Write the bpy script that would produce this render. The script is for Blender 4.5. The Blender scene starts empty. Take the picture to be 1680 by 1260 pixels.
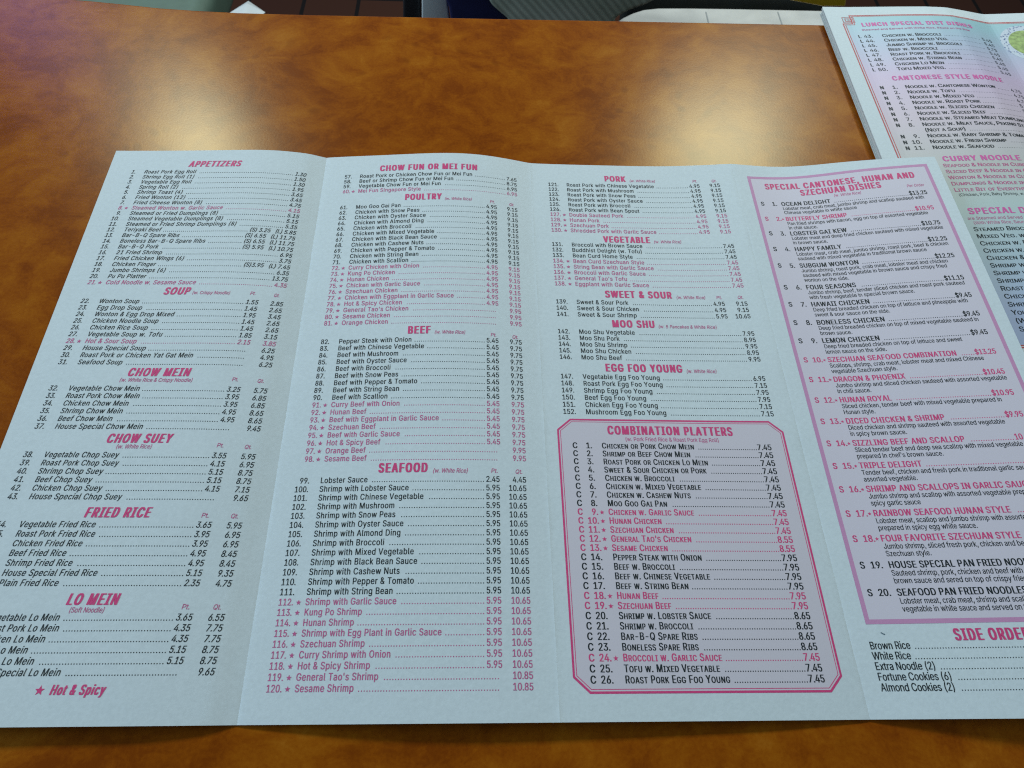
import bpy, bmesh, math, random
import numpy as np
from mathutils import Vector, Matrix
from mathutils.geometry import delaunay_2d_cdt
random.seed(7); rng = np.random.default_rng(7)
MM = 0.001
SC = bpy.context.scene
COL = SC.collection

# ------------------------------------------------------------------ camera, world, lamps, exposure
CAMP = np.array([160.815, 2.788, 198.172])                      # millimetres, table top is z = 0
CR = np.array([0.99938892, -0.00723196, 0.0341976])
CU = np.array([-0.00950044, 0.88532998, 0.46486619])
CF = np.array([0.03363806, 0.46490701, -0.88472027])
cam = bpy.data.objects.new('camera', bpy.data.cameras.new('camera')); COL.objects.link(cam)
M = Matrix.Identity(4)
for i in range(3):
    M[i][0] = CR[i]; M[i][1] = CU[i]; M[i][2] = -CF[i]; M[i][3] = CAMP[i]*MM
cam.matrix_world = M
cam.data.sensor_width = 36.0; cam.data.lens = 36.0*1023.08/1680
cam.data.clip_start = 0.01; cam.data.clip_end = 50
cam.data.dof.use_dof = True; cam.data.dof.focus_distance = 0.225
cam.data.dof.aperture_fstop = cam.data.lens/0.45
SC.camera = cam

W = bpy.data.worlds.new('World'); SC.world = W; W.use_nodes = True
W.node_tree.nodes['Background'].inputs[0].default_value = (0.60, 0.84, 1.0, 1)
W.node_tree.nodes['Background'].inputs[1].default_value = 0.14

def area(name, loc, aim, sx, sy, power, col, roll=0):
    d = bpy.data.lights.new(name, 'AREA'); d.shape = 'RECTANGLE'; d.size = sx; d.size_y = sy
    d.energy = power; d.color = col
    o = bpy.data.objects.new(name, d); COL.objects.link(o); o.location = loc
    o.rotation_euler = (Vector(aim)-Vector(loc)).to_track_quat('-Z', 'Y').to_euler()
    return o
# two hanging lamps beyond the table (their glow lies on the lacquer), one cool window to the left, a bluish sign to the left
def troffer(name, x, y, z, sx, sy, p, c):
    o = area(name, (x, y, z), (x, y, 0), sx, sy, p, c); o.rotation_euler = (0, 0, 0); return o
troffer('pendant_lamp', -0.50, 1.12, 0.85, 0.13, 0.30, 8.8, (0.88, 0.98, 0.94))
troffer('pendant_lamp', 0.70, 1.17, 0.85, 0.28, 0.34, 12.4, (0.88, 0.98, 0.94))
area('window_lamp', (-2.1, 0.45, 1.0), (0.15, 0.12, 0), 1.2, 1.0, 24, (0.50, 0.74, 1.0))
area('sign_lamp', (-1.87, 2.72, 1.50), (-0.08, 0.32, 0), 0.42, 0.30, 2.6, (0.20, 0.22, 1.0))
SC.view_settings.view_transform = 'Standard'; SC.view_settings.look = 'None'
SC.view_settings.exposure = 0.12; SC.view_settings.gamma = 1.0; SC.view_settings.use_curve_mapping = False
SC.render.engine = 'CYCLES'; SC.cycles.pixel_filter_type = 'BLACKMAN_HARRIS'; SC.cycles.filter_width = 1.15; SC.cycles.use_denoising = False; SC.cycles.sample_clamp_indirect = 2.0; SC.cycles.max_bounces = 5

# ------------------------------------------------------------------ helpers
def tag(o, label=None, cat=None, group=None, kind=None):
    for k, v in (('label', label), ('category', cat), ('group', group), ('kind', kind)):
        if v: o[k] = v
    return o
def thing(name, loc, label, cat, group=None):
    o = bpy.data.objects.new(name, None); COL.objects.link(o); o.location = loc; o.empty_display_size = 0.02
    return tag(o, label, cat, group)
def root_loc(p):
    v = Vector((0, 0, 0))
    while p: v += p.location; p = p.parent
    return v
def link_mesh(name, verts, faces, mat, parent=None, smooth=False):
    """verts in world metres; stored relative to the thing they belong to"""
    off = root_loc(parent)
    V = np.asarray(verts, float) - np.array(off)
    me = bpy.data.meshes.new(name)
    me.from_pydata(V.tolist(), [], [tuple(map(int, f)) for f in faces]); me.update()
    for m in (mat if isinstance(mat, (list, tuple)) else [mat]): me.materials.append(m)
    if smooth: me.polygons.foreach_set('use_smooth', [True]*len(me.polygons))
    o = bpy.data.objects.new(name, me); COL.objects.link(o)
    if parent: o.parent = parent
    return o
def from_bm(name, bm, mat, parent=None, smooth=False):
    off = root_loc(parent)
    bmesh.ops.translate(bm, verts=bm.verts, vec=-off)
    me = bpy.data.meshes.new(name); bm.to_mesh(me); bm.free()
    me.materials.append(mat)
    if smooth: me.polygons.foreach_set('use_smooth', [True]*len(me.polygons))
    o = bpy.data.objects.new(name, me); COL.objects.link(o)
    if parent: o.parent = parent
    return o
def box_bm(lo, hi, bev=0.0, seg=2):
    bm = bmesh.new(); bmesh.ops.create_cube(bm, size=1)
    lo = Vector(lo); hi = Vector(hi)
    for v in bm.verts: v.co = Vector((lo[i]+(v.co[i]+.5)*(hi[i]-lo[i]) for i in range(3)))
    if bev: bmesh.ops.bevel(bm, geom=bm.edges[:], offset=bev, segments=seg, affect='EDGES', profile=.5)
    return bm
def prism_bm(pts, z0, z1, bev=0.0, seg=3):
    bm = bmesh.new(); vs = [bm.verts.new((x, y, z0)) for x, y in pts]
    f = bm.faces.new(vs); bm.normal_update()
    r = bmesh.ops.extrude_face_region(bm, geom=[f])
    for v in r['geom']:
        if isinstance(v, bmesh.types.BMVert): v.co.z = z1
    bmesh.ops.recalc_face_normals(bm, faces=bm.faces[:])
    if bev:
        top = [e for e in bm.edges if all(abs(v.co.z-max(z0, z1)) < 1e-7 for v in e.verts)]
        bmesh.ops.bevel(bm, geom=top, offset=bev, segments=seg, affect='EDGES', profile=.5)
    return bm
def ss(a, b, x):
    t = np.clip((np.asarray(x, float)-a)/(b-a), 0, 1); return t*t*(3-2*t)
def ray(px, py, z=None, y=None):
    """the point of the plane z (or y), in mm, where a traced outline point of the background lies"""
    d = CF + (px-840)/1023.08*CR + (630-py)/1023.08*CU
    t = (z-CAMP[2])/d[2] if z is not None else (y-CAMP[1])/d[1]
    return CAMP+t*d

# ------------------------------------------------------------------ materials
def nmat(name):
    m = bpy.data.materials.new(name); m.use_nodes = True
    nt = m.node_tree; return m, nt, nt.nodes['Principled BSDF']
def N(nt, typ, **kw):
    n = nt.nodes.new(typ)
    for k, v in kw.items():
        if k in n.inputs: n.inputs[k].default_value = v
        else: setattr(n, k, v)
    return n
def ramp(nt, stops, interp='LINEAR'):
    r = nt.nodes.new('ShaderNodeValToRGB'); r.color_ramp.interpolation = interp
    e = r.color_ramp.elements
    while len(e) < len(stops): e.new(0.5)
    for x, (p, c) in zip(e, stops): x.position = p; x.color = (*c, 1)
    return r
def plain(name, col, rough=.6, spec=.4, var=.08, scale=40, bump=0, bscale=300):
    m, nt, b = nmat(name); L = nt.links.new
    tc = N(nt, 'ShaderNodeTexCoord'); n = N(nt, 'ShaderNodeTexNoise', Scale=scale, Detail=4.0)
    L(tc.outputs['Object'], n.inputs['Vector'])
    r = ramp(nt, [(.3, tuple(c*(1-var) for c in col)), (.7, tuple(min(1, c*(1+var)) for c in col))])
    L(n.outputs['Fac'], r.inputs[0]); L(r.outputs[0], b.inputs['Base Color'])
    b.inputs['Roughness'].default_value = rough; b.inputs['Specular IOR Level'].default_value = spec
    if bump:
        n2 = N(nt, 'ShaderNodeTexNoise', Scale=bscale, Detail=3.0); L(tc.outputs['Object'], n2.inputs['Vector'])
        bp = N(nt, 'ShaderNodeBump', Strength=bump, Distance=.0005); L(n2.outputs['Fac'], bp.inputs['Height']); L(bp.outputs[0], b.inputs['Normal'])
    return m
def wood_mat():
    m, nt, b = nmat('burl_wood_laminate'); L = nt.links.new
    tc = N(nt, 'ShaderNodeTexCoord')
    w = N(nt, 'ShaderNodeTexNoise', Scale=9.0, Detail=3.0, Roughness=.55); L(tc.outputs['Object'], w.inputs['Vector'])
    mx = N(nt, 'ShaderNodeMix', data_type='VECTOR'); mx.inputs[0].default_value = .06
    L(tc.outputs['Object'], mx.inputs[4]); L(w.outputs['Color'], mx.inputs[5])
    big = N(nt, 'ShaderNodeTexNoise', Scale=105.0, Detail=6.0, Roughness=.62, Distortion=.45); L(mx.outputs[1], big.inputs['Vector'])
    low = N(nt, 'ShaderNodeTexNoise', Scale=13.0, Detail=2.0); L(tc.outputs['Object'], low.inputs['Vector'])
    st = N(nt, 'ShaderNodeMapping'); st.inputs['Scale'].default_value = (110, 200, 110); L(mx.outputs[1], st.inputs['Vector'])
    fib = N(nt, 'ShaderNodeTexNoise', Scale=1.0, Detail=5.0, Roughness=.72, Distortion=.7); L(st.outputs[0], fib.inputs['Vector'])
    fine = N(nt, 'ShaderNodeTexNoise', Scale=900.0, Detail=2.0); L(tc.outputs['Object'], fine.inputs['Vector'])
    web = N(nt, 'ShaderNodeTexVoronoi', Scale=46.0, feature='SMOOTH_F1', Smoothness=.6); L(mx.outputs[1], web.inputs['Vector'])
    def mad(a, k, b):
        n = N(nt, 'ShaderNodeMath', operation='MULTIPLY_ADD'); L(a, n.inputs[0]); n.inputs[1].default_value = k
        if b is None: n.inputs[2].default_value = 0
        else: L(b, n.inputs[2])
        return n.outputs[0]
    h = mad(big.outputs['Fac'], .66, None); h = mad(low.outputs['Fac'], .18, h); h = mad(fib.outputs['Fac'], .46, h); h = mad(fine.outputs['Fac'], .24, h); h = mad(web.outputs['Distance'], -.42, h)
    r = ramp(nt, [(.38, (.225, .046, .0028)), (.54, (.305, .072, .0034)), (.70, (.37, .102, .0048)), (.90, (.44, .145, .011))])
    L(h, r.inputs[0])
    # burl eyes: clusters of small dark rings
    vo = N(nt, 'ShaderNodeTexVoronoi', Scale=95.0, Randomness=1.0); L(mx.outputs[1], vo.inputs['Vector'])
    eye = ramp(nt, [(.0, (1, 1, 1)), (.16, (.85, .85, .85)), (.30, (0, 0, 0))]); L(vo.outputs['Distance'], eye.inputs[0])
    cl = N(nt, 'ShaderNodeTexNoise', Scale=14.0, Detail=2.0); L(tc.outputs['Object'], cl.inputs['Vector'])
    clr = ramp(nt, [(.46, (0, 0, 0)), (.62, (.7, .7, .7))]); L(cl.outputs['Fac'], clr.inputs[0])
    mu = N(nt, 'ShaderNodeMath', operation='MULTIPLY'); L(eye.outputs[0], mu.inputs[0]); L(clr.outputs[0], mu.inputs[1])
    mc = N(nt, 'ShaderNodeMix', data_type='RGBA'); L(mu.outputs[0], mc.inputs[0]); L(r.outputs[0], mc.inputs[6]); mc.inputs[7].default_value = (.20, .040, .0024, 1)
    L(mc.outputs[2], b.inputs['Base Color'])
    b.inputs['Roughness'].default_value = .25; b.inputs['Specular IOR Level'].default_value = .165; b.inputs['Specular Tint'].default_value = (1.0, .86, .24, 1)
    bn = N(nt, 'ShaderNodeTexNoise', Scale=900.0, Detail=2.0); L(tc.outputs['Object'], bn.inputs['Vector'])
    bp = N(nt, 'ShaderNodeBump', Strength=.035, Distance=.0003); L(bn.outputs['Fac'], bp.inputs['Height']); L(bp.outputs[0], b.inputs['Normal'])
    return m
def paper_mat(name, col=(.735, .805, .815)):
    m, nt, b = nmat(name); L = nt.links.new
    tc = N(nt, 'ShaderNodeTexCoord')
    n = N(nt, 'ShaderNodeTexNoise', Scale=900.0, Detail=3.0); L(tc.outputs['Object'], n.inputs['Vector'])
    r = ramp(nt, [(.3, tuple(c*.955 for c in col)), (.7, tuple(c*1.03 for c in col))]); L(n.outputs['Fac'], r.inputs[0]); L(r.outputs[0], b.inputs['Base Color'])
    b.inputs['Roughness'].default_value = .62; b.inputs['Specular IOR Level'].default_value = .25
    n2 = N(nt, 'ShaderNodeTexNoise', Scale=17.0, Detail=5.0); L(tc.outputs['Object'], n2.inputs['Vector'])
    bp = N(nt, 'ShaderNodeBump', Strength=.34, Distance=.0022); L(n2.outputs['Fac'], bp.inputs['Height'])
    n3 = N(nt, 'ShaderNodeTexNoise', Scale=1500.0, Detail=2.0); L(tc.outputs['Object'], n3.inputs['Vector'])
    bp2 = N(nt, 'ShaderNodeBump', Strength=.25, Distance=.0001); L(n3.outputs['Fac'], bp2.inputs['Height']); L(bp.outputs[0], bp2.inputs['Normal']); L(bp2.outputs[0], b.inputs['Normal'])
    return m
def ink_mat(name, col, var=.12):
    m = plain(name, col, rough=.55, spec=.25, var=var, scale=2500); return m
WOOD = wood_mat()
PAPER = paper_mat('coated_menu_paper')
PAGE = paper_mat('menu_page_paper', (.70, .735, .70))
BLACK = ink_mat('black_ink', (.016, .026, .030))
PINK = ink_mat('pink_ink', (.76, .075, .235))
ROSE = ink_mat('rose_ink', (.62, .13, .30))
FRAME = ink_mat('pink_frame_ink', (.66, .32, .52), .06)
TINT2 = ink_mat('faint_pink_tint', (.735, .67, .72), .02)
TINT = ink_mat('pale_pink_tint', (.755, .685, .75), .02)
ROSE2 = ink_mat('bright_pink_ink', (.78, .15, .44))
RED = ink_mat('red_ink', (.62, .10, .10))

# ------------------------------------------------------------------ lettering: outlines of a plain sans, tessellated here
GLYPHS = r"""A 240|8,0 101,254 138,254 231,0 198,0 144,151 132,186 116,239 123,239 106,185 95,151 43,0;55,71 55,99 185,99 185,71
B 228|30,0 30,254 121,254 145,252 164,245 180,235 190,221 197,205 199,187 198,172 193,160 178,143 157,133 157,131 170,129 182,123 192,114 201,102 207,86 209,68 207,50 200,33 189,20 172,9 151,2 123,0;62,29 122,29 148,31 165,40 175,53 178,68 176,81 171,92 163,102 153,109 140,114 124,115 62,115;62,143 119,143 144,148 154,155 162,163 166,174 168,186 165,202 156,214 141,223 120,226 62,226
C 255|134,-3 103,1 75,12 52,32 35,58 24,90 20,127 24,165 35,197 52,223 75,242 103,254 134,258 170,252 186,245 201,236 214,224 224,209 232,193 236,174 204,174 195,197 179,214 158,224 134,228 111,225 92,216 75,202 62,182 54,157 52,127 54,97 63,72 75,53 92,38 112,29 134,26 158,30 179,40 195,57 204,80 236,80 232,62 224,45 214,31 201,19 187,9 170,2 153,-2
D 251|109,0 48,0 48,29 107,29 136,31 159,40 177,55 189,75 197,99 200,128 197,156 190,180 177,200 160,214 138,223 110,226 47,226 47,254 113,254 147,251 176,239 200,221 217,196 227,164 231,128 227,91 217,59 199,34 175,15 145,4;62,254 62,0 30,0 30,254
E 209|30,0 30,254 186,254 186,226 62,226 62,143 178,143 178,114 62,114 62,29 188,29 188,0
F 205|30,0 30,254 185,254 185,226 62,226 62,139 173,139 173,111 62,111 62,0
G 260|134,-3 102,1 75,13 52,32 35,58 24,90 20,127 24,165 35,197 52,223 74,242 102,254 132,258 152,256 170,252 187,245 202,235 214,222 225,208 232,192 237,174 204,174 194,197 178,213 158,224 133,228 111,225 92,216 75,202 62,182 54,157 52,127 54,97 63,72 75,53 92,38 112,29 134,26 155,29 172,36 187,47 198,62 205,80 207,101 217,100 141,100 141,128 239,128 239,100 236,71 225,45 209,25 188,9 163,0
H 258|30,0 30,254 62,254 62,144 196,144 196,254 228,254 228,0 196,0 196,116 62,116 62,0
I 150|16,0 16,29 59,29 59,226 16,226 16,254 135,254 135,226 91,226 91,29 135,29 135,0
J 198|93,-3 62,2 38,16 22,40 17,73 17,86 49,86 49,73 52,52 61,37 75,28 93,25 110,28 124,37 133,52 136,73 136,254 168,254 168,73 163,40 147,16 123,2
K 233|52,73 52,108 70,131 87,152 106,172 182,254 224,254 116,138 114,138;30,0 30,254 62,254 62,167 62,112 62,97 62,0;186,0 94,130 114,155 224,0
L 196|30,0 30,254 62,254 62,29 181,29 181,0
M 314|30,0 30,254 76,254 139,94 144,79 150,61 156,42 161,24 154,24 159,41 165,61 171,79 176,94 238,254 284,254 284,0 252,0 252,145 252,163 253,184 253,207 253,229 256,229 249,205 241,181 234,161 228,145 171,0 143,0 85,145 80,160 72,181 65,204 56,229 59,229 60,208 60,186 61,164 61,145 61,0
N 262|30,0 30,254 68,254 172,91 181,75 194,53 207,27 202,27 200,54 200,79 199,97 199,254 232,254 232,0 193,0 101,145 89,165 74,191 54,226 60,227 61,192 62,164 62,145 62,0
O 267|133,-3 103,1 75,12 52,32 35,58 24,90 20,127 24,165 35,197 52,223 75,242 103,254 133,258 164,254 192,242 215,223 232,197 243,165 247,127 243,90 232,58 215,32 192,12 164,1;133,26 155,29 175,38 191,52 204,72 212,97 215,127 212,157 204,182 191,202 175,216 155,225 133,228 112,225 92,216 75,202 63,182 54,157 52,127 54,97 63,72 75,52 92,38 112,29
P 222|30,0 30,254 118,254 144,252 166,244 183,231 195,215 202,195 204,174 202,152 195,133 183,116 166,104 144,96 118,93 55,93 55,121 116,121 134,123 149,128 159,136 167,147 171,160 172,174 171,188 167,201 159,211 148,219 134,224 116,226 62,226 62,0
Q 267|123,80 156,80 185,42 192,32 234,-24 200,-24 173,13 166,23;133,-3 103,1 75,12 52,32 35,58 24,90 20,127 24,165 35,197 52,223 75,242 103,254 133,258 164,254 192,242 215,223 232,197 243,165 247,127 243,90 232,58 215,32 192,12 164,1;133,26 155,29 175,38 191,52 204,72 212,97 215,127 212,157 204,182 191,202 175,216 155,225 133,228 112,225 92,216 75,202 63,182 54,157 52,127 54,97 63,72 75,52 92,38 112,29
R 224|30,0 30,254 118,254 145,252 167,244 183,232 195,217 202,198 205,176 202,154 195,136 183,120 166,109 145,101 118,99 48,99 48,128 117,128 135,129 149,133 160,141 167,150 171,162 173,176 171,190 167,202 159,212 149,220 134,224 116,226 62,226 62,0;177,0 115,115 151,115 214,0
S 223|112,-4 86,-2 64,5 46,15 32,30 23,48 19,68 52,68 55,55 62,44 71,35 83,29 112,25 128,26 143,30 155,37 165,46 171,57 173,70 171,81 166,89 148,102 122,111 92,120 64,130 43,145 30,163 26,186 29,206 37,224 51,238 69,249 90,256 114,258 137,256 158,249 175,238 189,224 197,208 200,189 169,189 163,206 151,219 134,227 112,229 97,228 84,224 73,218 64,209 59,199 58,188 60,176 65,167 85,154 106,147 132,140 156,132 179,119 197,99 202,85 204,69 201,50 193,32 180,17 162,5 139,-2
T 224|16,226 16,254 208,254 208,226 128,226 128,0 96,0 96,226
U 259|129,-4 101,-1 77,8 57,22 42,40 33,62 30,87 30,254 62,254 62,89 64,72 70,57 80,44 94,34 110,28 129,26 149,28 165,34 179,44 188,57 194,72 196,89 196,254 229,254 229,87 226,62 216,40 201,22 182,8 157,-1
V 240|102,0 8,254 42,254 96,103 108,69 124,15 117,15 133,69 145,103 197,254 231,254 139,0
W 343|78,0 8,254 41,254 82,98 88,73 93,47 98,20 95,20 100,47 106,73 112,98 153,254 190,254 231,98 237,73 243,47 249,20 244,20 249,47 255,73 261,98 302,254 335,254 265,0 228,0 184,161 176,196 168,237 175,237 167,197 159,161 115,0
X 237|9,0 109,142 109,118 15,254 52,254 89,200 102,181 112,164 122,146 116,146 126,164 136,181 149,200 187,254 223,254 129,119 129,143 228,0 191,0 146,65 134,83 125,98 115,116 122,116 113,98 103,83 91,65 46,0
Y 236|102,0 102,104 8,254 46,254 96,172 111,146 125,115 112,115 126,146 140,172 191,254 228,254 134,104 134,0
Z 219|21,0 21,23 137,193 153,215 170,238 174,227 143,226 111,226 20,226 20,254 198,254 198,231 84,64 67,40 49,17 45,27 76,28 107,29 200,29 200,0
a 195|80,-4 63,-3 47,2 34,11 24,22 17,37 15,54 17,69 22,80 29,90 39,97 63,105 89,110 117,113 133,117 136,121 138,127 138,128 133,148 120,161 98,165 75,161 59,150 50,137 20,146 29,161 39,173 52,182 66,188 97,192 119,190 143,180 153,172 161,160 167,145 168,126 168,0 138,0 138,26 136,26 126,12 108,1;85,23 101,24 114,29 124,37 132,47 136,57 138,69 138,95 130,91 116,88 100,86 88,84 67,79 52,70 47,62 46,52 51,36 65,26
b 212|115,-4 99,-3 86,2 69,16 59,29 56,29 56,0 26,0 26,254 57,254 57,160 59,160 69,173 86,186 98,191 115,192 137,189 156,180 173,166 185,146 193,122 195,94 193,66 185,42 173,23 157,8 137,-1;110,23 126,26 140,33 150,44 158,58 163,75 164,95 163,114 158,131 150,145 140,156 126,163 110,165 94,163 81,156 70,145 62,131 58,114 56,95 58,75 63,58 70,43 81,32 94,26
c 198|104,-4 79,-1 58,8 41,23 28,43 20,66 17,94 20,122 28,146 41,165 58,180 79,189 104,192 130,189 153,178 170,161 181,138 151,131 145,145 135,155 121,162 104,165 86,162 73,155 62,144 54,129 50,112 48,94 50,75 54,59 62,44 73,33 86,26 104,23 121,26 135,33 146,44 152,59 181,51 171,28 153,11 130,0
d 212|98,-4 75,-1 56,8 40,23 27,42 20,66 17,94 20,122 27,146 40,166 56,180 75,189 98,192 114,191 126,186 144,173 153,160 155,160 155,254 186,254 186,0 156,0 156,29 153,29 143,16 126,2 114,-3;102,23 118,26 132,32 142,43 150,58 154,75 156,95 154,114 150,131 142,145 132,156 118,163 102,165 86,163 72,156 62,145 54,131 50,114 48,95 50,75 54,58 62,44 73,33 86,26
e 202|106,-4 80,-1 58,8 41,23 28,42 20,66 17,93 20,121 28,145 40,165 58,180 78,189 103,192 133,187 147,180 160,170 170,157 179,141 184,121 186,97 186,85 37,85 37,110 169,110 155,101 153,119 149,134 141,147 131,157 118,163 103,165 87,163 73,157 62,147 54,135 50,121 48,105 48,89 50,69 55,53 64,40 76,31 90,25 106,23 127,26 143,36 153,53 182,45 177,32 168,20 156,10 141,2 125,-3
f 127|114,190 114,164 3,164 3,190;40,0 40,216 42,231 48,243 57,252 68,259 94,265 111,263 121,260 114,234 107,236 97,237 85,235 77,230 72,221 71,209 71,0
g 213|103,-75 84,-74 67,-70 41,-55 25,-35 51,-20 61,-33 77,-44 103,-49 124,-46 141,-38 152,-23 156,-3 156,34 153,34 143,21 126,8 114,4 97,2 76,5 56,13 40,27 28,45 20,68 17,96 20,123 27,147 40,166 56,180 76,189 98,192 114,191 127,186 144,173 154,159 157,159 157,190 186,190 186,-4 183,-27 175,-45 162,-59 145,-68 125,-73;102,30 118,32 132,38 142,47 150,61 155,77 156,96 155,115 150,132 142,146 132,156 119,163 102,165 86,163 73,156 62,145 54,131 50,115 48,96 50,78 54,61 62,48 73,38 86,32
h 205|57,113 57,0 26,0 26,254 57,254 57,144 51,144 62,166 76,181 94,189 114,192 132,190 148,184 161,174 170,160 177,142 179,120 179,0 148,0 148,118 145,137 136,152 123,161 105,165 92,163 80,159 71,151 63,141 58,129
i 83|26,0 26,190 57,190 57,0;42,221 34,223 27,227 22,234 21,242 22,249 27,256 34,260 42,262 50,260 57,256 62,249 63,242 62,234 57,227 50,223
j 83|26,190 57,190 57,-15 55,-31 51,-45 43,-56 32,-65 19,-70 2,-71 -5,-71 -5,-43 1,-43 12,-42 20,-36 25,-27 26,-15;42,221 34,223 27,227 22,234 20,242 22,249 27,256 34,260 42,262 50,260 57,256 61,249 63,242 61,234 57,227 50,223
k 190|55,68 55,106 60,106 142,190 180,190 92,100 89,100;26,0 26,254 57,254 57,0;147,0 74,93 96,114 186,0
l 95|70,-1 50,2 37,10 29,24 26,42 26,254 57,254 57,49 60,31 65,27 73,26 80,26 85,27 90,1 81,0
m 305|26,0 26,190 56,190 56,148 54,148 59,162 66,173 86,188 110,193 129,190 144,180 154,166 160,147 156,147 161,160 169,172 190,187 218,193 234,191 249,186 261,177 270,164 276,148 278,128 278,0 248,0 248,127 245,145 236,156 224,163 209,165 197,164 187,160 173,145 168,124 168,0 137,0 137,130 134,144 126,156 115,163 100,165 79,160 70,154 63,145 58,133 57,119 57,0
n 205|57,113 57,0 26,0 26,190 56,190 56,144 51,144 62,166 76,181 94,189 114,192 132,190 147,184 160,174 170,160 176,142 179,120 179,0 148,0 148,118 145,137 136,152 123,161 105,165 92,163 80,159 71,151 63,141 58,129
o 208|104,-4 79,-1 58,8 41,23 28,43 20,66 17,94 20,122 28,146 41,165 58,180 79,189 104,192 128,189 149,180 167,165 180,146 188,122 191,94 188,66 180,43 167,23 149,8 128,-1;104,23 121,26 135,33 146,44 154,59 158,75 160,94 158,112 154,129 146,144 135,155 121,162 104,165 86,162 73,155 62,144 54,129 50,112 48,94 50,75 54,59 62,44 73,33 86,26
p 212|26,-71 26,190 56,190 56,160 59,160 69,173 86,186 98,191 115,192 137,189 156,180 173,166 185,146 193,122 195,94 193,66 185,42 173,23 157,8 137,-1 115,-4 99,-3 86,2 69,16 59,29 57,29 57,-71;110,23 126,26 140,33 150,44 158,58 163,75 164,95 163,114 158,131 150,145 140,156 126,163 110,165 94,163 81,156 70,145 62,131 58,114 56,95 58,75 63,58 70,43 81,32 94,26
q 212|186,-71 155,-71 155,29 153,29 143,16 126,2 114,-3 98,-4 75,-1 56,8 40,23 27,42 20,66 17,94 20,122 27,146 40,166 56,180 75,189 98,192 114,191 126,186 144,173 153,160 156,160 156,190 186,190;102,23 118,26 132,32 142,43 150,58 154,75 156,95 154,114 150,131 142,145 132,156 118,163 102,165 86,163 72,156 62,145 54,131 50,114 48,95 50,75 54,58 62,44 73,33 86,26
r 130|26,0 26,190 56,190 56,160 58,160 65,173 76,184 90,190 107,192 115,192 122,192 122,161 115,162 103,163 91,161 80,157 70,151 63,142 58,131 57,118 57,0
s 182|91,-4 72,-3 56,2 42,9 31,19 23,32 18,47 47,53 53,40 62,30 75,25 91,23 108,25 122,31 131,40 134,51 132,60 127,68 118,74 106,78 75,85 52,93 36,104 27,119 23,137 26,152 33,166 43,177 58,185 74,190 94,192 112,191 127,186 140,179 149,170 162,145 134,139 129,149 121,158 110,164 94,166 78,164 65,158 57,150 54,139 56,129 62,122 86,111 115,105 137,97 153,86 162,71 166,53 163,37 156,24 145,12 130,3 112,-2
t 114|102,190 102,164 3,164 3,190;32,236 63,236 63,49 64,38 68,31 75,26 85,25 93,26 101,27 107,1 96,-1 84,-2 62,1 46,11 36,26 32,46
u 205|91,-3 73,-1 57,5 44,15 35,29 28,47 26,69 26,190 57,190 57,72 60,52 68,37 82,28 100,25 113,27 125,31 134,38 142,48 146,61 148,76 148,190 179,190 179,0 149,0 149,46 154,46 143,23 129,8 111,0
v 195|81,0 9,190 42,190 83,78 93,43 103,10 92,10 101,43 112,78 152,190 186,190 113,0
w 284|69,0 11,190 44,190 67,107 77,68 88,21 82,21 93,67 103,107 126,190 158,190 181,107 191,68 201,21 196,21 206,68 217,107 240,190 272,190 215,0 184,0 159,86 152,112 145,140 138,169 145,169 138,140 131,112 124,86 99,0
x 189|10,0 86,109 86,86 14,190 50,190 74,153 90,127 104,103 88,103 101,127 117,153 141,190 176,190 104,84 104,107 179,0 143,0 115,43 100,68 86,91 102,91 89,68 74,43 46,0
y 195|24,-69 31,-43 36,-44 52,-44 65,-37 75,-18 81,-1 9,190 42,190 83,78 93,43 103,10 92,10 101,43 112,78 153,190 186,190 102,-29 88,-54 70,-68 46,-73 32,-72
z 190|21,0 21,23 127,160 127,161 24,161 24,190 166,190 166,165 63,30 63,28 169,28 169,0
0 227|113,-3 87,0 65,12 47,31 34,57 27,89 24,127 27,165 35,197 48,223 65,242 87,254 113,258 139,254 161,242 179,223 192,197 200,165 203,127 200,89 192,57 179,31 162,12 140,0;113,25 131,28 145,37 157,52 165,72 170,97 172,127 170,157 165,182 157,203 145,218 131,227 113,230 96,227 82,218 70,203 62,182 56,157 55,127 56,97 62,72 70,52 82,37 96,28
1 227|38,0 38,27 195,27 195,0;138,254 138,0 106,0 106,224 105,224 43,179 43,213 99,254
2 227|32,0 32,24 117,114 141,141 155,163 160,186 159,198 154,209 146,218 137,224 112,230 98,228 86,224 77,216 69,207 65,195 64,181 33,181 35,202 43,221 55,237 72,248 91,255 112,258 134,255 153,248 169,237 181,223 188,205 191,186 185,159 168,129 133,90 76,30 76,28 195,28 195,0
3 227|109,-3 87,-1 66,5 49,15 35,29 26,46 22,66 55,66 57,54 63,44 72,35 83,30 109,25 138,30 149,37 157,46 163,58 165,72 163,86 158,98 150,109 137,117 121,122 101,124 78,124 78,150 144,224 144,226 35,226 35,254 186,254 186,230 106,139 106,144 132,144 154,138 172,127 185,111 194,93 196,72 194,51 185,33 172,18 154,6 133,-1
4 227|20,53 20,79 123,254 155,254 54,83 54,81 207,81 207,53;141,0 141,61 141,73 141,159 171,159 171,0
5 227|111,-3 89,-1 70,6 54,16 41,30 33,47 30,65 61,65 64,54 69,44 87,30 111,25 125,27 138,32 149,41 157,52 162,66 164,81 162,97 157,111 148,122 137,131 124,137 109,138 84,134 64,123 34,126 48,254 183,254 183,226 75,226 67,151 68,151 89,162 115,167 131,165 147,160 161,153 172,143 182,130 189,116 194,99 195,82 193,58 184,38 171,21 154,8 134,-1
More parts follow.
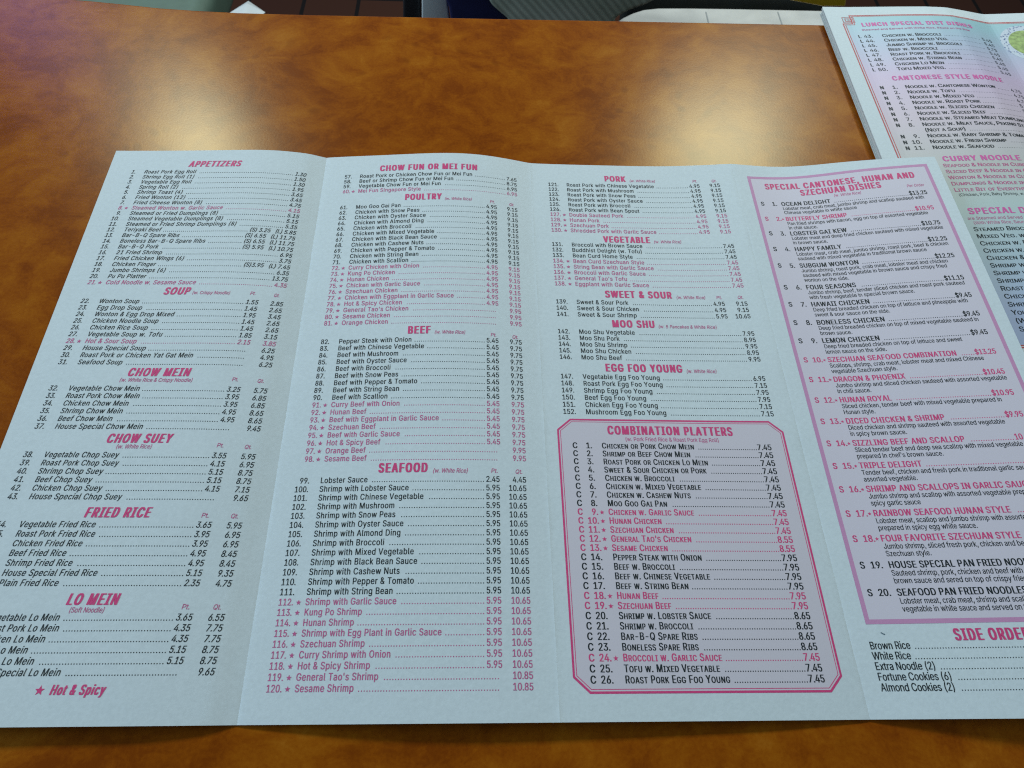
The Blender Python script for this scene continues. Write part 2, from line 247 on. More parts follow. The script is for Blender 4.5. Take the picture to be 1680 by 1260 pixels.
6 227|113,-3 91,-1 71,7 55,20 42,37 34,58 32,81 34,100 40,119 69,170 126,254 161,254 75,131 73,131 83,144 98,153 117,157 139,155 158,147 173,136 185,120 192,101 194,79 192,56 184,36 171,20 155,7 135,-1;113,24 127,26 139,31 149,40 157,51 162,64 164,79 162,94 157,107 149,118 139,126 127,131 113,133 99,131 87,126 77,118 69,107 64,94 62,79 64,64 69,51 77,40 87,31 99,26
7 227|48,0 162,224 162,226 31,226 31,254 195,254 195,224 82,0
8 227|113,-3 89,-1 68,6 50,17 37,31 29,48 26,68 28,83 33,98 40,110 51,121 63,128 76,132 76,133 59,141 46,154 38,171 35,190 38,209 45,225 57,239 73,249 92,256 113,258 134,256 153,249 169,239 181,225 188,209 191,190 188,171 180,154 167,141 150,133 150,132 164,128 176,121 186,110 194,98 199,83 200,68 198,48 189,31 176,17 158,6 137,-1;113,25 129,26 142,30 153,37 161,46 167,57 168,69 167,83 161,94 153,104 141,111 128,116 113,118 98,116 85,111 73,104 65,94 59,83 58,69 59,57 64,46 73,37 84,30 97,26;113,145 137,150 146,157 154,165 158,176 160,188 158,200 154,210 147,218 138,225 113,230 89,225 79,218 72,210 68,200 66,188 68,176 72,165 79,157 89,150
9 227|113,258 135,255 155,247 171,234 184,217 192,197 194,173 192,155 186,135 158,84 100,0 65,0 151,124 154,124 144,111 128,101 109,97 87,100 69,107 53,119 41,134 34,154 32,176 34,198 42,218 55,235 71,247 91,255;113,230 99,228 87,223 77,215 69,204 64,191 63,176 64,161 69,148 77,137 87,129 99,123 113,122 127,123 139,129 149,137 157,147 162,160 164,175 162,190 157,204 150,215 139,223 127,228
. 94|48,-2 39,-1 31,4 26,12 25,20 26,29 31,37 39,42 48,43 56,42 64,37 69,29 71,20 69,12 64,4 56,-1
, 94|19,-60 34,36 68,36 42,-60
& 224|98,-3 75,-1 55,6 39,17 27,31 20,48 17,67 19,82 24,95 42,117 70,139 108,168 118,176 127,187 131,202 129,214 123,223 113,228 101,230 84,227 73,216 68,199 73,182 84,164 102,142 219,0 182,0 86,116 61,146 44,172 39,185 38,199 40,215 45,229 55,241 67,249 82,255 100,257 118,255 133,249 145,241 154,230 160,217 162,202 158,181 146,162 128,146 77,109 55,87 50,77 48,66 50,54 55,44 62,35 72,29 83,25 96,23 111,25 126,30 151,48 160,61 168,76 173,93 174,112 204,112 202,90 198,72 185,46 173,31 166,23 153,12 136,3 117,-2
( 137|45,103 50,162 66,221 88,270 118,270 95,214 81,157 76,103 80,57 94,8 118,-48 88,-48 69,-11 56,27 47,66
) 137|19,-48 43,9 57,58 61,103 56,157 41,214 19,270 48,270 71,221 86,162 92,103 89,65 81,27 67,-11 48,-48
- 227|168,122 168,94 57,94 57,122
$ 223|101,-37 101,292 122,292 122,-37;112,-4 86,-2 64,5 46,15 32,30 23,48 19,68 52,68 55,55 62,44 71,35 83,29 112,25 128,26 143,30 155,37 165,46 171,57 173,70 171,81 166,89 148,102 122,111 92,120 64,130 43,145 30,163 26,186 29,206 37,224 51,238 69,249 90,256 114,258 137,256 158,249 175,238 189,224 197,208 200,189 169,189 163,206 151,219 134,227 112,229 97,228 84,224 73,218 64,209 59,199 58,188 60,176 65,167 85,154 106,147 132,140 156,132 179,119 197,99 202,85 204,69 201,50 193,32 180,17 162,5 139,-2
' 103|39,159 35,254 68,254 64,159
★ 364|182,65 88,-2 125,108 31,176 146,176 182,286 218,176 333,176 239,108 276,-2
  94|"""
G = {}
def _wind(P, polys):
    w = np.zeros(len(P))
    for q in polys:
        a = np.asarray(q, float); b = np.roll(a, -1, 0)
        for (x0, y0), (x1, y1) in zip(a, b):
            s = (x1-x0)*(P[:, 1]-y0)-(P[:, 0]-x0)*(y1-y0)
            w += ((y0 <= P[:, 1]) & (y1 > P[:, 1]) & (s > 0)).astype(float) - ((y0 > P[:, 1]) & (y1 <= P[:, 1]) & (s < 0))
    return w
def _load():
    for line in GLYPHS.split('\n'):
        ch = line[0]; adv, rest = line[2:].split('|')
        cs = [[tuple(map(int, p.split(','))) for p in c.split(' ')] for c in rest.split(';') if c]
        if not cs: G[ch] = (int(adv)/500, None, None); continue
        vs, es = [], []
        for c in cs:
            k = len(vs); vs += [Vector((x/500, y/500)) for x, y in c]
            es += [(k+i, k+(i+1) % len(c)) for i in range(len(c))]
        ov, oe, of, _, _, _ = delaunay_2d_cdt(vs, es, [], 0, 1e-5)
        V = np.array([tuple(v) for v in ov]); T = np.array([tuple(f) for f in of])
        cen = V[T].mean(1); w = _wind(cen*500, cs); T = T[np.abs(w) > .5]
        G[ch] = (int(adv)/500, V, T)
_load()
CAPH = G['H'][1][:, 1].max()

class Ink:
    """collects flat glyphs, dots and bars in sheet millimetres (u, v, level)"""
    def __init__(self): self.V = []; self.T = []; self.n = 0
    def _add(self, V, T):
        self.V.append(V); self.T.append(T+self.n); self.n += len(V)
    def width(self, s, cap, xs, small=0):
        return sum(G[self._c(c, small)[0]][0]*self._c(c, small)[1] for c in s)*cap/CAPH*xs
    def _c(self, c, small):
        if small and c.islower(): return c.upper(), small
        return (c if c in G else ' '), 1.0
    def text(self, s, u, v, cap=1.92, xs=.78, shear=0.0, bold=0.0, align='L', fit=None, small=0, dv=0.0, track=0.0):
        if fit: w = self.width(s, cap, 1, small); xs = (fit[1]-fit[0]-bold-track*(len(s)-1))/w; u = fit[0]; align = 'L'
        w = self.width(s, cap, xs, small)
        if align == 'R': u -= w
        if align == 'C': u -= w/2
        k = cap/CAPH; x = u
        copies = [0.0] if bold <= 0 else list(np.linspace(0, bold, int(math.ceil(bold/.09))+1))
        for c in s:
            g, m = self._c(c, small); adv, V, T = G[g]
            if V is not None:
                X = V[:, 0]*k*m*xs; Y = V[:, 1]*k*m
                for i, d in enumerate(copies):
                    uu = x+X+Y*shear+d
                    self._add(np.c_[uu, v+Y+dv*(uu-u), np.full(len(X), i*.004)], T)
            x += adv*k*m*xs+track
        return x+bold
    def dots(self, u0, u1, v, step=.78, r=.14, shear=0, dv=0.0, ub=0.0):
        n = int((u1-u0)/step)
        if n < 1: return
        us = u1-step*(np.arange(n)+.3)
        V = np.array([(-r, 0), (-r*.3, -r*.3), (r, 0), (r, 2*r*.8), (r*.3, 2*r), (-r, 2*r*.85)])
        for x in us[::-1]:
            self._add(np.c_[x+V[:, 0], v+V[:, 1]+dv*(x-ub), np.zeros(6)], np.array([(0, 1, 2), (0, 2, 3), (0, 3, 4), (0, 4, 5)]))
    def star(self, u, v, r, shear=0):
        a = np.pi/2+np.arange(10)*np.pi/5; rr = np.where(np.arange(10) % 2 == 0, r, r*.42)
        V = np.r_[np.c_[rr*np.cos(a), rr*np.sin(a)], [[0, 0]]]
        self._add(np.c_[u+V[:, 0]+V[:, 1]*shear, v+V[:, 1], np.zeros(11)], np.array([(10, i, (i+1) % 10) for i in range(10)]))
    def strip(self, pts, w, step=1.5, closed=True):
        """mitred line of width w along pts"""
        P = np.asarray(pts, float); n = len(P)
        D = np.roll(P, -1, 0)-P; D /= np.linalg.norm(D, axis=1)[:, None]
        Nn = np.c_[-D[:, 1], D[:, 0]]
        A = np.zeros_like(P)
        for i in range(n):
            if not closed and i == 0: A[i] = Nn[0]
            elif not closed and i == n-1: A[i] = Nn[i-1]
            else:
                m = Nn[i]+Nn[i-1]; m /= np.linalg.norm(m); A[i] = m/max(.3, m@Nn[i])
        for i in range(n if closed else n-1):
            j = (i+1) % n; k = max(1, int(np.linalg.norm(P[j]-P[i])/step)); t = np.linspace(0, 1, k+1)[:, None]
            a = (P[i]+A[i]*w/2)*(1-t)+(P[j]+A[j]*w/2)*t; b = (P[i]-A[i]*w/2)*(1-t)+(P[j]-A[j]*w/2)*t
            V = np.r_[a, b]; T = []
            for q in range(k): T += [(q, k+1+q, k+2+q), (q, k+2+q, q+1)]
            self._add(np.c_[V, np.zeros(len(V))], np.array(T))
    def area(self, poly, step=2.0):
        """filled polygon clipped from a fine grid (convex outline)"""
        P = np.asarray(poly, float); lo = P.min(0); hi = P.max(0)
        us = np.arange(lo[0], hi[0], step); vs = np.arange(lo[1], hi[1], step*2)
        pts = []
        def inside(x, y):
            s = 0
            for i in range(len(P)):
                a = P[i]; b = P[(i+1) % len(P)]; c = (b[0]-a[0])*(y-a[1])-(b[1]-a[1])*(x-a[0])
                if abs(c) < 1e-9: return False
                if s == 0: s = math.copysign(1, c)
                elif c*s < 0: return False
            return True
        vs_ = [Vector((float(a), float(b))) for a, b in P]
        # edge samples so that the outline follows the curved sheet
        out = []
        for i in range(len(P)):
            a = P[i]; b = P[(i+1) % len(P)]; k = max(1, int(np.linalg.norm(b-a)/step))
            out += [Vector(tuple(a+(b-a)*j/k)) for j in range(k)]
        ins = [Vector((float(x), float(y))) for x in us+step*.5 for y in vs+step*.5 if inside(x, y)]
        n = len(out)
        ov, oe, of, _, _, _ = delaunay_2d_cdt(out+ins, [(i, (i+1) % n) for i in range(n)], [], 1, 1e-5)
        V = np.array([tuple(v) for v in ov]); T = np.array([tuple(f) for f in of if len(f) == 3])
        self._add(np.c_[V, np.zeros(len(V))], T)
    def build(self, name, surf, mat, parent, lift):
        V = np.concatenate(self.V); T = np.concatenate(self.T)
        P = surf(V[:, 0], V[:, 1], lift+V[:, 2])
        # make every triangle face up
        A = np.cross(P[T[:, 1]]-P[T[:, 0]], P[T[:, 2]]-P[T[:, 0]])
        ok = np.linalg.norm(A, axis=1) > 1e-9; T = T[ok]; A = A[ok]
        flip = A[:, 2] < 0; T[flip] = T[flip][:, ::-1]
        return link_mesh(name, P*MM, T, mat, parent)

# ------------------------------------------------------------------ the two paper surfaces (millimetres)
PW, PL = 88.9, 215.9
UN = np.linspace(0, 4, 17)*PW
HF = np.array([3.2,3.8,4.5,4.6,1.9, 3.8,5.5,5.3,1.2, .8,.9,1.5,3.4, 2.2,4.8,7.8,9.6])     # heights of the far edge
HN = np.array([4.0,3.9,3.5,2.4,0.5, 2.2,3.4,4.0,3.6, 3.2,2.7,1.8,0.6, 2.2,3.6,5.0,6.6])     # heights of the near edge
def nat(xs, ys, x):
    n = len(xs); h = np.diff(xs); A = np.eye(n); b = np.zeros(n)
    for i in range(1, n-1):
        A[i, i-1] = h[i-1]; A[i, i] = 2*(h[i-1]+h[i]); A[i, i+1] = h[i]; b[i] = 6*((ys[i+1]-ys[i])/h[i]-(ys[i]-ys[i-1])/h[i-1])
    m = np.linalg.solve(A, b); j = np.clip(np.searchsorted(xs, x, side='right')-1, 0, n-2)
    t = x-xs[j]; hh = h[j]
    return ys[j]+t*((ys[j+1]-ys[j])/hh-hh*(2*m[j]+m[j+1])/6)+t*t*m[j]/2+t**3*(m[j+1]-m[j])/(6*hh)
US = np.linspace(0, 4*PW, 321)
def prof(hs):
    z = np.zeros_like(US)
    for k in range(4):
        sl = slice(80*k, 80*k+81); z[sl] = nat(UN[4*k:4*k+5], hs[4*k:4*k+5], US[sl]-1e-9*(k == 3))
    return np.r_[0, np.cumsum(np.sqrt(np.diff(US)**2-np.diff(z)**2))], z
XF, ZF = prof(HF); XN, ZN = prof(HN)
def base1(u, v):
    t = v/PL
    x = (1-t)*(np.interp(u, US, XN)+3.0724)+t*np.interp(u, US, XF)
    z = (1-t)*np.interp(u, US, ZN)+t*np.interp(u, US, ZF)
    z = z+3.0*np.clip((u-268)/76, 0, 1.15)                                   # last panel lies up on the thick menu
    z = z+.8*ss(28, 74, u)*(1-ss(80, 88.9, u))
    z = z+.10*np.sin(u*.11+v*.05)*np.sin(v*.06+1.3)*np.sin(np.pi*np.clip(u/PW % 1, 0, 1))
    for k, sgn in ((1, -1), (2, 1), (3, -1)):                                   # pressed crease lines
        z = z+sgn*.20*np.exp(-np.abs(u-k*PW)/.8)*(.75+.25*np.sin(v*.21+k))
    return np.stack([x, v+0*u, z], -1)
def vtop(u): return PL-2.9*np.clip((u-268)/76, 0, 1.15)
U2 = np.array([-5,0,12,25,40,55,66,77,84,88.9,96,110,125,145,180,300.])
ZA = np.array([4.2,4.3,4.6,5.6,6.7,7.3,7.2,5.4,3.9,3.0,3.4,4.2,4.8,5.0,4.6,4.4]); ZB = np.array([4.2,4.3,4.5,5.0,5.6,6.1,6.0,4.6,3.6,2.9,3.3,4.2,4.8,5.0,4.6,4.4])
UD = np.arange(-5, 300, .25); _k = np.hanning(25); _k /= _k.sum()
def smooth_prof(Z):
    z = np.interp(UD, U2, Z); zs = np.convolve(np.pad(z, 12, mode='edge'), _k, 'valid')
    return zs
ZA, ZB = smooth_prof(ZA), smooth_prof(ZB)
def base2(u, v):
    w = 1-ss(196, 215.9, v)
    z = np.interp(u, UD, ZA)*w+np.interp(u, UD, ZB)*(1-w)
    return np.stack([334.4+u*.995, v+332.3-PL, z], -1)
def lifted(base):
    def f(u, v, h):
        u = np.asarray(u, float); v = np.asarray(v, float); e = .4
        P = base(u, v); n = np.cross(base(u+e, v)-base(u-e, v), base(u, v+e)-base(u, v-e)); n /= np.linalg.norm(n, axis=-1)[:, None]
        return P+n*np.reshape(np.asarray(h, float)+0*u, (-1, 1))
    return f
S1, S2 = lifted(base1), lifted(base2)
def sheet(name, surf, u0, u1, top, mat, parent, nu, nv, thick=.11, v0=0.0):
    us = np.linspace(u0, u1, nu+1); h0 = us[1]-us[0]; ex = np.array([.12, .3, .55, .85]); us = np.sort(np.r_[us, u0+ex*h0, u1-ex*h0]); nu = len(us)-1; ts = np.linspace(0, 1, nv+1)
    uu, tt = np.meshgrid(us, ts, indexing='ij'); uu = uu.ravel(); vv = v0+tt.ravel()*(top(uu)-v0)
    e = np.where(uu == u0, 1e-3, np.where(uu == u1, -1e-3, 0))
    A = surf(uu, vv, 0*uu); B = A-np.array([0, 0, thick]); n = len(A); F = []
    idx = lambda i, j: i*(nv+1)+j
    for i in range(nu):
        for j in range(nv):
            q = (idx(i, j), idx(i+1, j), idx(i+1, j+1), idx(i, j+1)); F.append(q); F.append(tuple(n+k for k in q[::-1]))
    n2 = 2*n; A2 = np.r_[A, B, A, B]; so = 2*n
    F0 = len(F)
    for i in range(nu):
        F.append((idx(i, 0), n+idx(i, 0), n+idx(i+1, 0), idx(i+1, 0))); F.append((idx(i+1, nv), n+idx(i+1, nv), n+idx(i, nv), idx(i, nv)))
    for j in range(nv):
        F.append((idx(0, j+1), n+idx(0, j+1), n+idx(0, j), idx(0, j))); F.append((idx(nu, j), n+idx(nu, j), n+idx(nu, j+1), idx(nu, j+1)))
    F = F[:F0]+[tuple(q+so for q in f) for f in F[F0:]]
    o = link_mesh(name, A2*MM, F, mat, parent)
    m = 2*nu*nv; o.data.polygons.foreach_set('use_smooth', [True]*m+[False]*(len(F)-m))
    return o

# ------------------------------------------------------------------ the setting: floor
def floor_mat():
    m, nt, b = nmat('dark_quarry_tile'); L = nt.links.new
    tc = N(nt, 'ShaderNodeTexCoord'); mp = N(nt, 'ShaderNodeMapping'); mp.inputs['Location'].default_value = (.045, .02, 0)
    L(tc.outputs['Object'], mp.inputs['Vector'])
    br = N(nt, 'ShaderNodeTexBrick', Scale=1.0); br.offset = 0.0
    br.inputs['Color1'].default_value = (.040, .015, .010, 1); br.inputs['Color2'].default_value = (.052, .020, .012, 1); br.inputs['Mortar'].default_value = (.009, .007, .007, 1)
    br.inputs['Mortar Size'].default_value = .005; br.inputs['Brick Width'].default_value = .134; br.inputs['Row Height'].default_value = .134
    L(mp.outputs[0], br.inputs['Vector']); L(br.outputs['Color'], b.inputs['Base Color']); b.inputs['Roughness'].default_value = .8; b.inputs['Specular IOR Level'].default_value = .1
    return m
o = link_mesh('floor', np.array([(-6, -4, -.75), (6, -4, -.75), (6, 8, -.75), (-6, 8, -.75)]), [(0, 1, 2, 3)], floor_mat()); o['kind'] = 'structure'

# ------------------------------------------------------------------ the table
table = thing('restaurant_table', (.13, .05, -.75), 'brown burl wood restaurant table under the spread menu', 'table')
edge = [(-420, -230), (560, -230), (560, 328), (430, 325.6), (334, 324), (224, 322.3), (170, 321.3), (64, 319.9), (30, 319.9), (10, 320.6), (-10, 321.9), (-30, 324.4), (-46, 326.2), (-95, 330), (-160, 334), (-420, 338)]
from_bm('tabletop', prism_bm([(x*MM, y*MM) for x, y in edge], -.030, 0.0, .0012), WOOD, table)
IRON = plain('black_iron', (.02, .02, .022), .45)
bm = bmesh.new(); bmesh.ops.create_cone(bm, cap_ends=True, segments=32, radius1=.038, radius2=.038, depth=.69, matrix=Matrix.Translation((.07, .05, -.375)))
from_bm('pedestal', bm, IRON, table, True)
from_bm('foot', box_bm((-.18, .015, -.75), (.32, .085, -.72), .008), IRON, table)
from_bm('foot', box_bm((.035, -.2, -.748), (.105, .30, -.7215), .008), IRON, table)

# ------------------------------------------------------------------ the spread menu
menu = thing('takeout_menu', (.17, .10, 0), 'white four panel takeout menu unfolded on the brown table, near edge towards the viewer', 'menu')
plabels = ['leftmost panel with slanted appetizer and soup lists', 'panel listing poultry, beef and seafood', 'panel with a boxed list of combination platters', 'raised panel with a pink framed list of special dishes']
panels = []
for k in range(4):
    u1 = (k+1)*PW if k < 3 else 351.8
    p = sheet('panel', S1, k*PW, u1, vtop, PAPER, menu, 80, 72); p['label'] = plabels[k]; panels.append(p)

TXT = .06; FRM = .045; TNT = .025
XS = .79
BD = .09
SH = math.tan(math.radians(11))
TR = .115
def rows(panel, v0, pitch, lines, num, name, pt, qt, shear=0.0, xs=XS, cap=1.92, first=0):
    """number | name | pint | quart ; a leading * marks a spicy (pink) row"""
    runs = []
    for i, ln in enumerate(lines):
        v = v0-pitch*i; spicy = ln.startswith('*'); ln = ln.lstrip('*')
        f = [q.strip() for q in ln.split('|')]
        if not runs or runs[-1][0] != spicy: runs.append((spicy, Ink()))
        I = runs[-1][1]
        I.text(f[0]+'.', num, v, cap, xs, shear, BD, 'R')
        if spicy: I.star(name-2.0, v+.75, .82, shear*.5)
        x = I.text(f[1], name, v, cap, xs, shear, BD, track=TR if not shear else TR+.02)
        a, b = (f[2:]+[''])[:2] if len(f) > 2 else ('', '')
        if a:
            w = I.width(a, cap, xs); I.text(a, pt, v, cap, xs, shear, BD, 'R'); end = pt-w-.5
        else: end = pt-1.0
        if b: I.text(b, qt, v, cap, xs, shear, BD, 'R')
        I.dots(x+.5, end, v)
    for spicy, I in runs:
        o = I.build('spicy_dish_list' if spicy else 'dish_list', S1, ROSE if spicy else BLACK, panel, TXT)
        if spicy: o['label'] = 'pink starred dishes'
def heading(panel, s, u0, u1, v, cap=3.2, shear=0.0, bold=.48, dv=0.0, surf=None, mat=None):
    I = Ink(); I.text(s, u0, v, cap, shear=shear, bold=bold, fit=(u0, u1), dv=dv, track=.50); return I.build('section_heading', surf or S1, mat or PINK, panel, .10 if surf else TXT)
def note(panel, items, shear=0.17, cap=1.45, mat=None, surf=None):
    for s, u0, u1, v in items:
        I = Ink(); I.text(s, u0, v, cap, shear=shear, fit=(u0, u1), bold=.04)
        I.build('size_label' if s in ('Pt.', 'Qt.') else 'heading_note', surf or S1, mat or ROSE, panel, .10 if surf else TXT)

# --- first panel (slanted lettering)
P = panels[0]
heading(P, 'APPETIZERS', 32.6, 54.7, 206.3, shear=SH)
APP = ['1|Roast Pork Egg Roll|1.30','2|Shrimp Egg Roll (1)|1.50','3|Vegetable Egg Roll|1.30','4|Spring Roll (2)|1.95','5|Shrimp Toast (4)|3.65','6|Fried Wonton (12)|3.45','7|Fried Cheese Wonton (8)|4.75','*8|Steamed Wonton w. Garlic Sauce|4.15','9|Steamed or Fried Dumplings (8)|5.15','10|Steamed Vegetable Dumplings (8)|5.15','11|Steamed or Fried Shrimp Dumplings (8)|5.35','12|Teriyaki Beef|(S) 3.25   (L) 5.85','13|Bar-B-Q Spare Ribs|(S) 6.55   (L) 11.75','14|Boneless Bar-B-Q Spare Ribs|(S) 6.55   (L) 11.75','15|Bar-B-Q Pork|(S) 5.95   (L) 10.75','16|21 Fried Shrimp|6.95','17|Fried Chicken Wings (6)|3.75','18|Chicken Finger|(S)3.95   (L) 7.45','19|Jumbo Shrimps (6)|6.35','20|Pu Pu Platter|13.75','*21|Cold Noodle w. Sesame Sauce|4.35']
rows(P, 202.6, 2.853, APP, 11.4, 14.9, 82.0, 82.0, SH)
heading(P, 'SOUP', 37.4, 47.3, 140.9, shear=SH)
note(P, [('(w. Crispy Noodle)', 48.2, 62.3, 141.0)])
note(P, [('Pt.', 69.4, 71.6, 141.2), ('Qt.', 78.0, 80.2, 141.0), ('Pt.', 69.3, 71.6, 104.9), ('Qt.', 77.8, 80.2, 104.8), ('Pt.', 68.8, 71.2, 80.4), ('Qt.', 77.6, 80.0, 80.2), ('Pt.', 68.6, 71.0, 57.0), ('Qt.', 77.4, 79.8, 57.0), ('Pt.', 68.4, 70.8, 29.9), ('Qt.', 77.2, 79.6, 29.9)])
rows(P, 137.0, 2.88, ['22|Wonton Soup|1.55|2.85','23|Egg Drop Soup|1.45|2.65','24|Wonton & Egg Drop Mixed|1.95|3.45','25|Chicken Noodle Soup|1.45|2.65','26|Chicken Rice Soup|1.45|2.65','27|Vegetable Soup w. Tofu|1.85|3.15','*28|Hot & Sour Soup|2.15|3.85','29|House Special Soup||6.25','30|Roast Pork or Chicken Yat Gat Mein||4.95','31|Seafood Soup||6.25'], 11.4, 14.9, 73.0, 81.8, SH)
heading(P, 'CHOW MEIN', 33.1, 54.7, 106.5, shear=SH)
note(P, [('(w. White Rice & Crispy Noodle)', 31.1, 56.2, 104.3)])
rows(P, 100.8, 2.84, ['32|Vegetable Chow Mein|3.25|5.75','33|Roast Pork Chow Mein|3.95|6.85','34|Chicken Chow Mein|3.95|6.85','35|Shrimp Chow Mein|4.95|8.65','36|Beef Chow Mein|4.95|8.65','37|House Special Chow Mein||9.45'], 11.4, 14.8, 72.8, 81.7, SH)
heading(P, 'CHOW SUEY', 32.7, 54.0, 81.7, shear=SH)
note(P, [('(w. White Rice)', 36.5, 48.3, 79.7)])
rows(P, 76.6, 2.80, ['38|Vegetable Chop Suey|3.55|5.95','39|Roast Pork Chop Suey|4.15|6.95','40|Shrimp Chop Suey|5.15|8.75','41|Beef Chop Suey|5.15|8.75','42|Chicken Chop Suey|4.15|7.15','43|House Special Chop Suey||9.65'], 11.0, 14.4, 72.5, 81.6, SH)
heading(P, 'FRIED RICE', 32.8, 53.1, 56.9, shear=SH)
rows(P, 53.8, 2.90, ['44|Vegetable Fried Rice|3.65|5.95','45|Roast Pork Fried Rice|3.95|6.95','46|Chicken Fried Rice|3.95|6.95','47|Beef Fried Rice|4.95|8.45','48|Shrimp Fried Rice|4.95|8.45','49|House Special Fried Rice|5.15|9.35','50|Plain Fried Rice|2.35|4.75'], 10.6, 14.3, 72.2, 81.2, SH)
heading(P, 'LO MEIN', 35.2, 50.2, 31.1, shear=SH)
note(P, [('(Soft Noodle)', 36.7, 46.9, 29.0)])
rows(P, 26.8, 2.88, ['51|Vegetable Lo Mein|3.65|6.55','52|Roast Pork Lo Mein|4.35|7.75','53|Chicken Lo Mein|4.35|7.75','54|Beef Lo Mein|5.15|8.75','55|Shrimp Lo Mein|5.15|8.75','56|House Special Lo Mein||9.65'], 10.4, 14.2, 72.0, 80.9, SH)
I = Ink(); I.text('Hot & Spicy', 37.8, 7.7, 2.5, shear=SH, bold=.34, fit=(37.8, 52.7), track=.3); I.star(35.2, 8.8, 1.35, .1); I.build('spice_key', S1, PINK, P, TXT)

# --- second panel
P = panels[1]
heading(P, 'CHOW FUN OR MEI FUN', 112.7, 154.5, 206.5)
rows(P, 203.0, 2.78, ['57|Roast Pork or Chicken Chow Fun or Mei Fun|7.65','58|Beef or Shrimp Chow Fun or Mei Fun|8.75','59|Vegetable Chow Fun or Mei Fun|6.95','*60|Mei Fun Singapore Style|6.95'], 101.2, 104.5, 171.4, 171.4)
def rep(a, names, pt, qt, spicy=()): return [('*' if a+i in spicy else '')+'%d|%s|%s|%s' % (a+i, n, pt, qt) for i, n in enumerate(names)]
heading(P, 'POULTRY', 124.4, 139.8, 189.6)
note(P, [('(w. White Rice)', 140.8, 152.2, 189.3)])
note(P, [('Pt.', 159.5, 161.7, 188.9), ('Qt.', 167.6, 169.9, 188.8), ('Pt.', 159.4, 161.7, 124.2), ('Qt.', 167.4, 169.8, 123.9), ('Pt.', 159.2, 161.6, 71.9), ('Qt.', 167.2, 169.7, 71.8)])
pou = rep(61, ['Moo Goo Gai Pan'], '4.95', '9.15')+rep(62, ['Chicken with '+q for q in ('Snow Peas','Oyster Sauce','Almond Ding','Broccoli','Mixed Vegetable','Black Bean Sauce','Cashew Nuts','Pepper & Tomato','String Bean','Scallion')], '4.95', '9.15')
pou += rep(72, ['Curry Chicken with Onion','Kung Po Chicken','Hunan Chicken','Chicken with Garlic Sauce','Szechuan Chicken','Chicken with Eggplant in Garlic Sauce','Hot & Spicy Chicken'], '4.95', '9.15', range(72, 79))
pou += ["*79|General Tao's Chicken||9.95", '*80|Sesame Chicken||9.95', '*81|Orange Chicken||9.95']
rows(P, 185.9, 2.822, pou, 101.0, 104.4, 162.6, 171.3)
heading(P, 'BEEF', 129.1, 137.8, 124.9)
note(P, [('(w. White Rice)', 138.9, 150.3, 124.8)])
bf = rep(82, ['Pepper Steak with Onion']+['Beef with '+q for q in ('Chinese Vegetable','Mushroom','Oyster Sauce','Broccoli','Snow Peas','Pepper & Tomato','String Bean','Scallion')], '5.45', '9.75')
bf += rep(91, ['Curry Beef with Onion','Hunan Beef','Beef with Eggplant in Garlic Sauce','Szechuan Beef','Beef with Garlic Sauce','Hot & Spicy Beef'], '5.45', '9.75', range(91, 97))+['*97|Orange Beef||9.95', '*98|Sesame Beef||9.95']
rows(P, 121.5, 2.83, bf, 100.8, 104.2, 162.5, 171.1)
heading(P, 'SEAFOOD', 122.4, 138.8, 72.0)
note(P, [('(w. White Rice)', 140.2, 151.8, 71.8)])
sf = ['99|Lobster Sauce|2.45|4.45']+rep(100, ['Shrimp with '+q for q in ('Lobster Sauce','Chinese Vegetable','Mushroom','Snow Peas','Oyster Sauce','Almond Ding','Broccoli','Mixed Vegetable','Black Bean Sauce','Cashew Nuts','Pepper & Tomato','String Bean')], '5.95', '10.65')
sf += rep(112, ['Shrimp with Garlic Sauce','Kung Po Shrimp','Hunan Shrimp','Shrimp with Egg Plant in Garlic Sauce','Szechuan Shrimp','Curry Shrimp with Onion','Hot & Spicy Shrimp'], '5.95', '10.65', range(112, 119))+["*119|General Tao's Shrimp||10.85", '*120|Sesame Shrimp||10.85']
rows(P, 68.8, 2.895, sf, 100.2, 103.8, 162.2, 170.9)

# --- third panel
P = panels[2]
heading(P, 'PORK', 209.7, 219.2, 206.2)
note(P, [('(w. White Rice)', 220.6, 232.0, 206.1), ('Pt.', 248.0, 250.3, 205.8), ('Qt.', 256.2, 258.5, 205.5)])
rows(P, 202.7, 2.86, rep(121, ['Roast Pork with '+q for q in ('Chinese Vegetable','Mushroom','Snow Peas','Oyster Sauce','Broccoli','Bean Spout')]+['Double Sauteed Pork','Hunan Pork','Szechuan Pork','Shredded Pork with Garlic Sauce'], '4.95', '9.15', range(127, 131)), 189.6, 193.0, 250.9, 259.6)
heading(P, 'VEGETABLE', 206.1, 225.6, 172.0)
note(P, [('(w. White Rice)', 226.8, 238.3, 172.0)])
def rep1(a, names, p, spicy=()): return [('*' if a+i in spicy else '')+'%d|%s|%s' % (a+i, n, p) for i, n in enumerate(names)]
rows(P, 169.4, 2.83, rep1(131, ['Broccoli with Brown Sauce','Buddhist Delight (w. Tofu)','Bean Curd Home Style','Bean Curd Szechuan Style','String Bean with Garlic Sauce','Broccoli with Garlic Sauce',"General Tao's Tofu",'Eggplant with Garlic Sauce'], '7.45', range(134, 139)), 189.4, 192.9, 259.5, 259.5)
heading(P, 'SWEET & SOUR', 204.1, 230.5, 144.3)
note(P, [('(w. White Rice)', 231.9, 243.5, 144.2), ('Pt.', 247.6, 250.0, 144.2), ('Qt.', 255.9, 258.3, 144.2)])
rows(P, 141.0, 2.9, ['139|Sweet & Sour Pork|4.95|9.15','140|Sweet & Sour Chicken|4.95|9.15','141|Sweet & Sour Shrimp|5.95|10.65'], 189.4, 192.8, 250.6, 259.4)
heading(P, 'MOO SHU', 205.5, 222.0, 130.6)
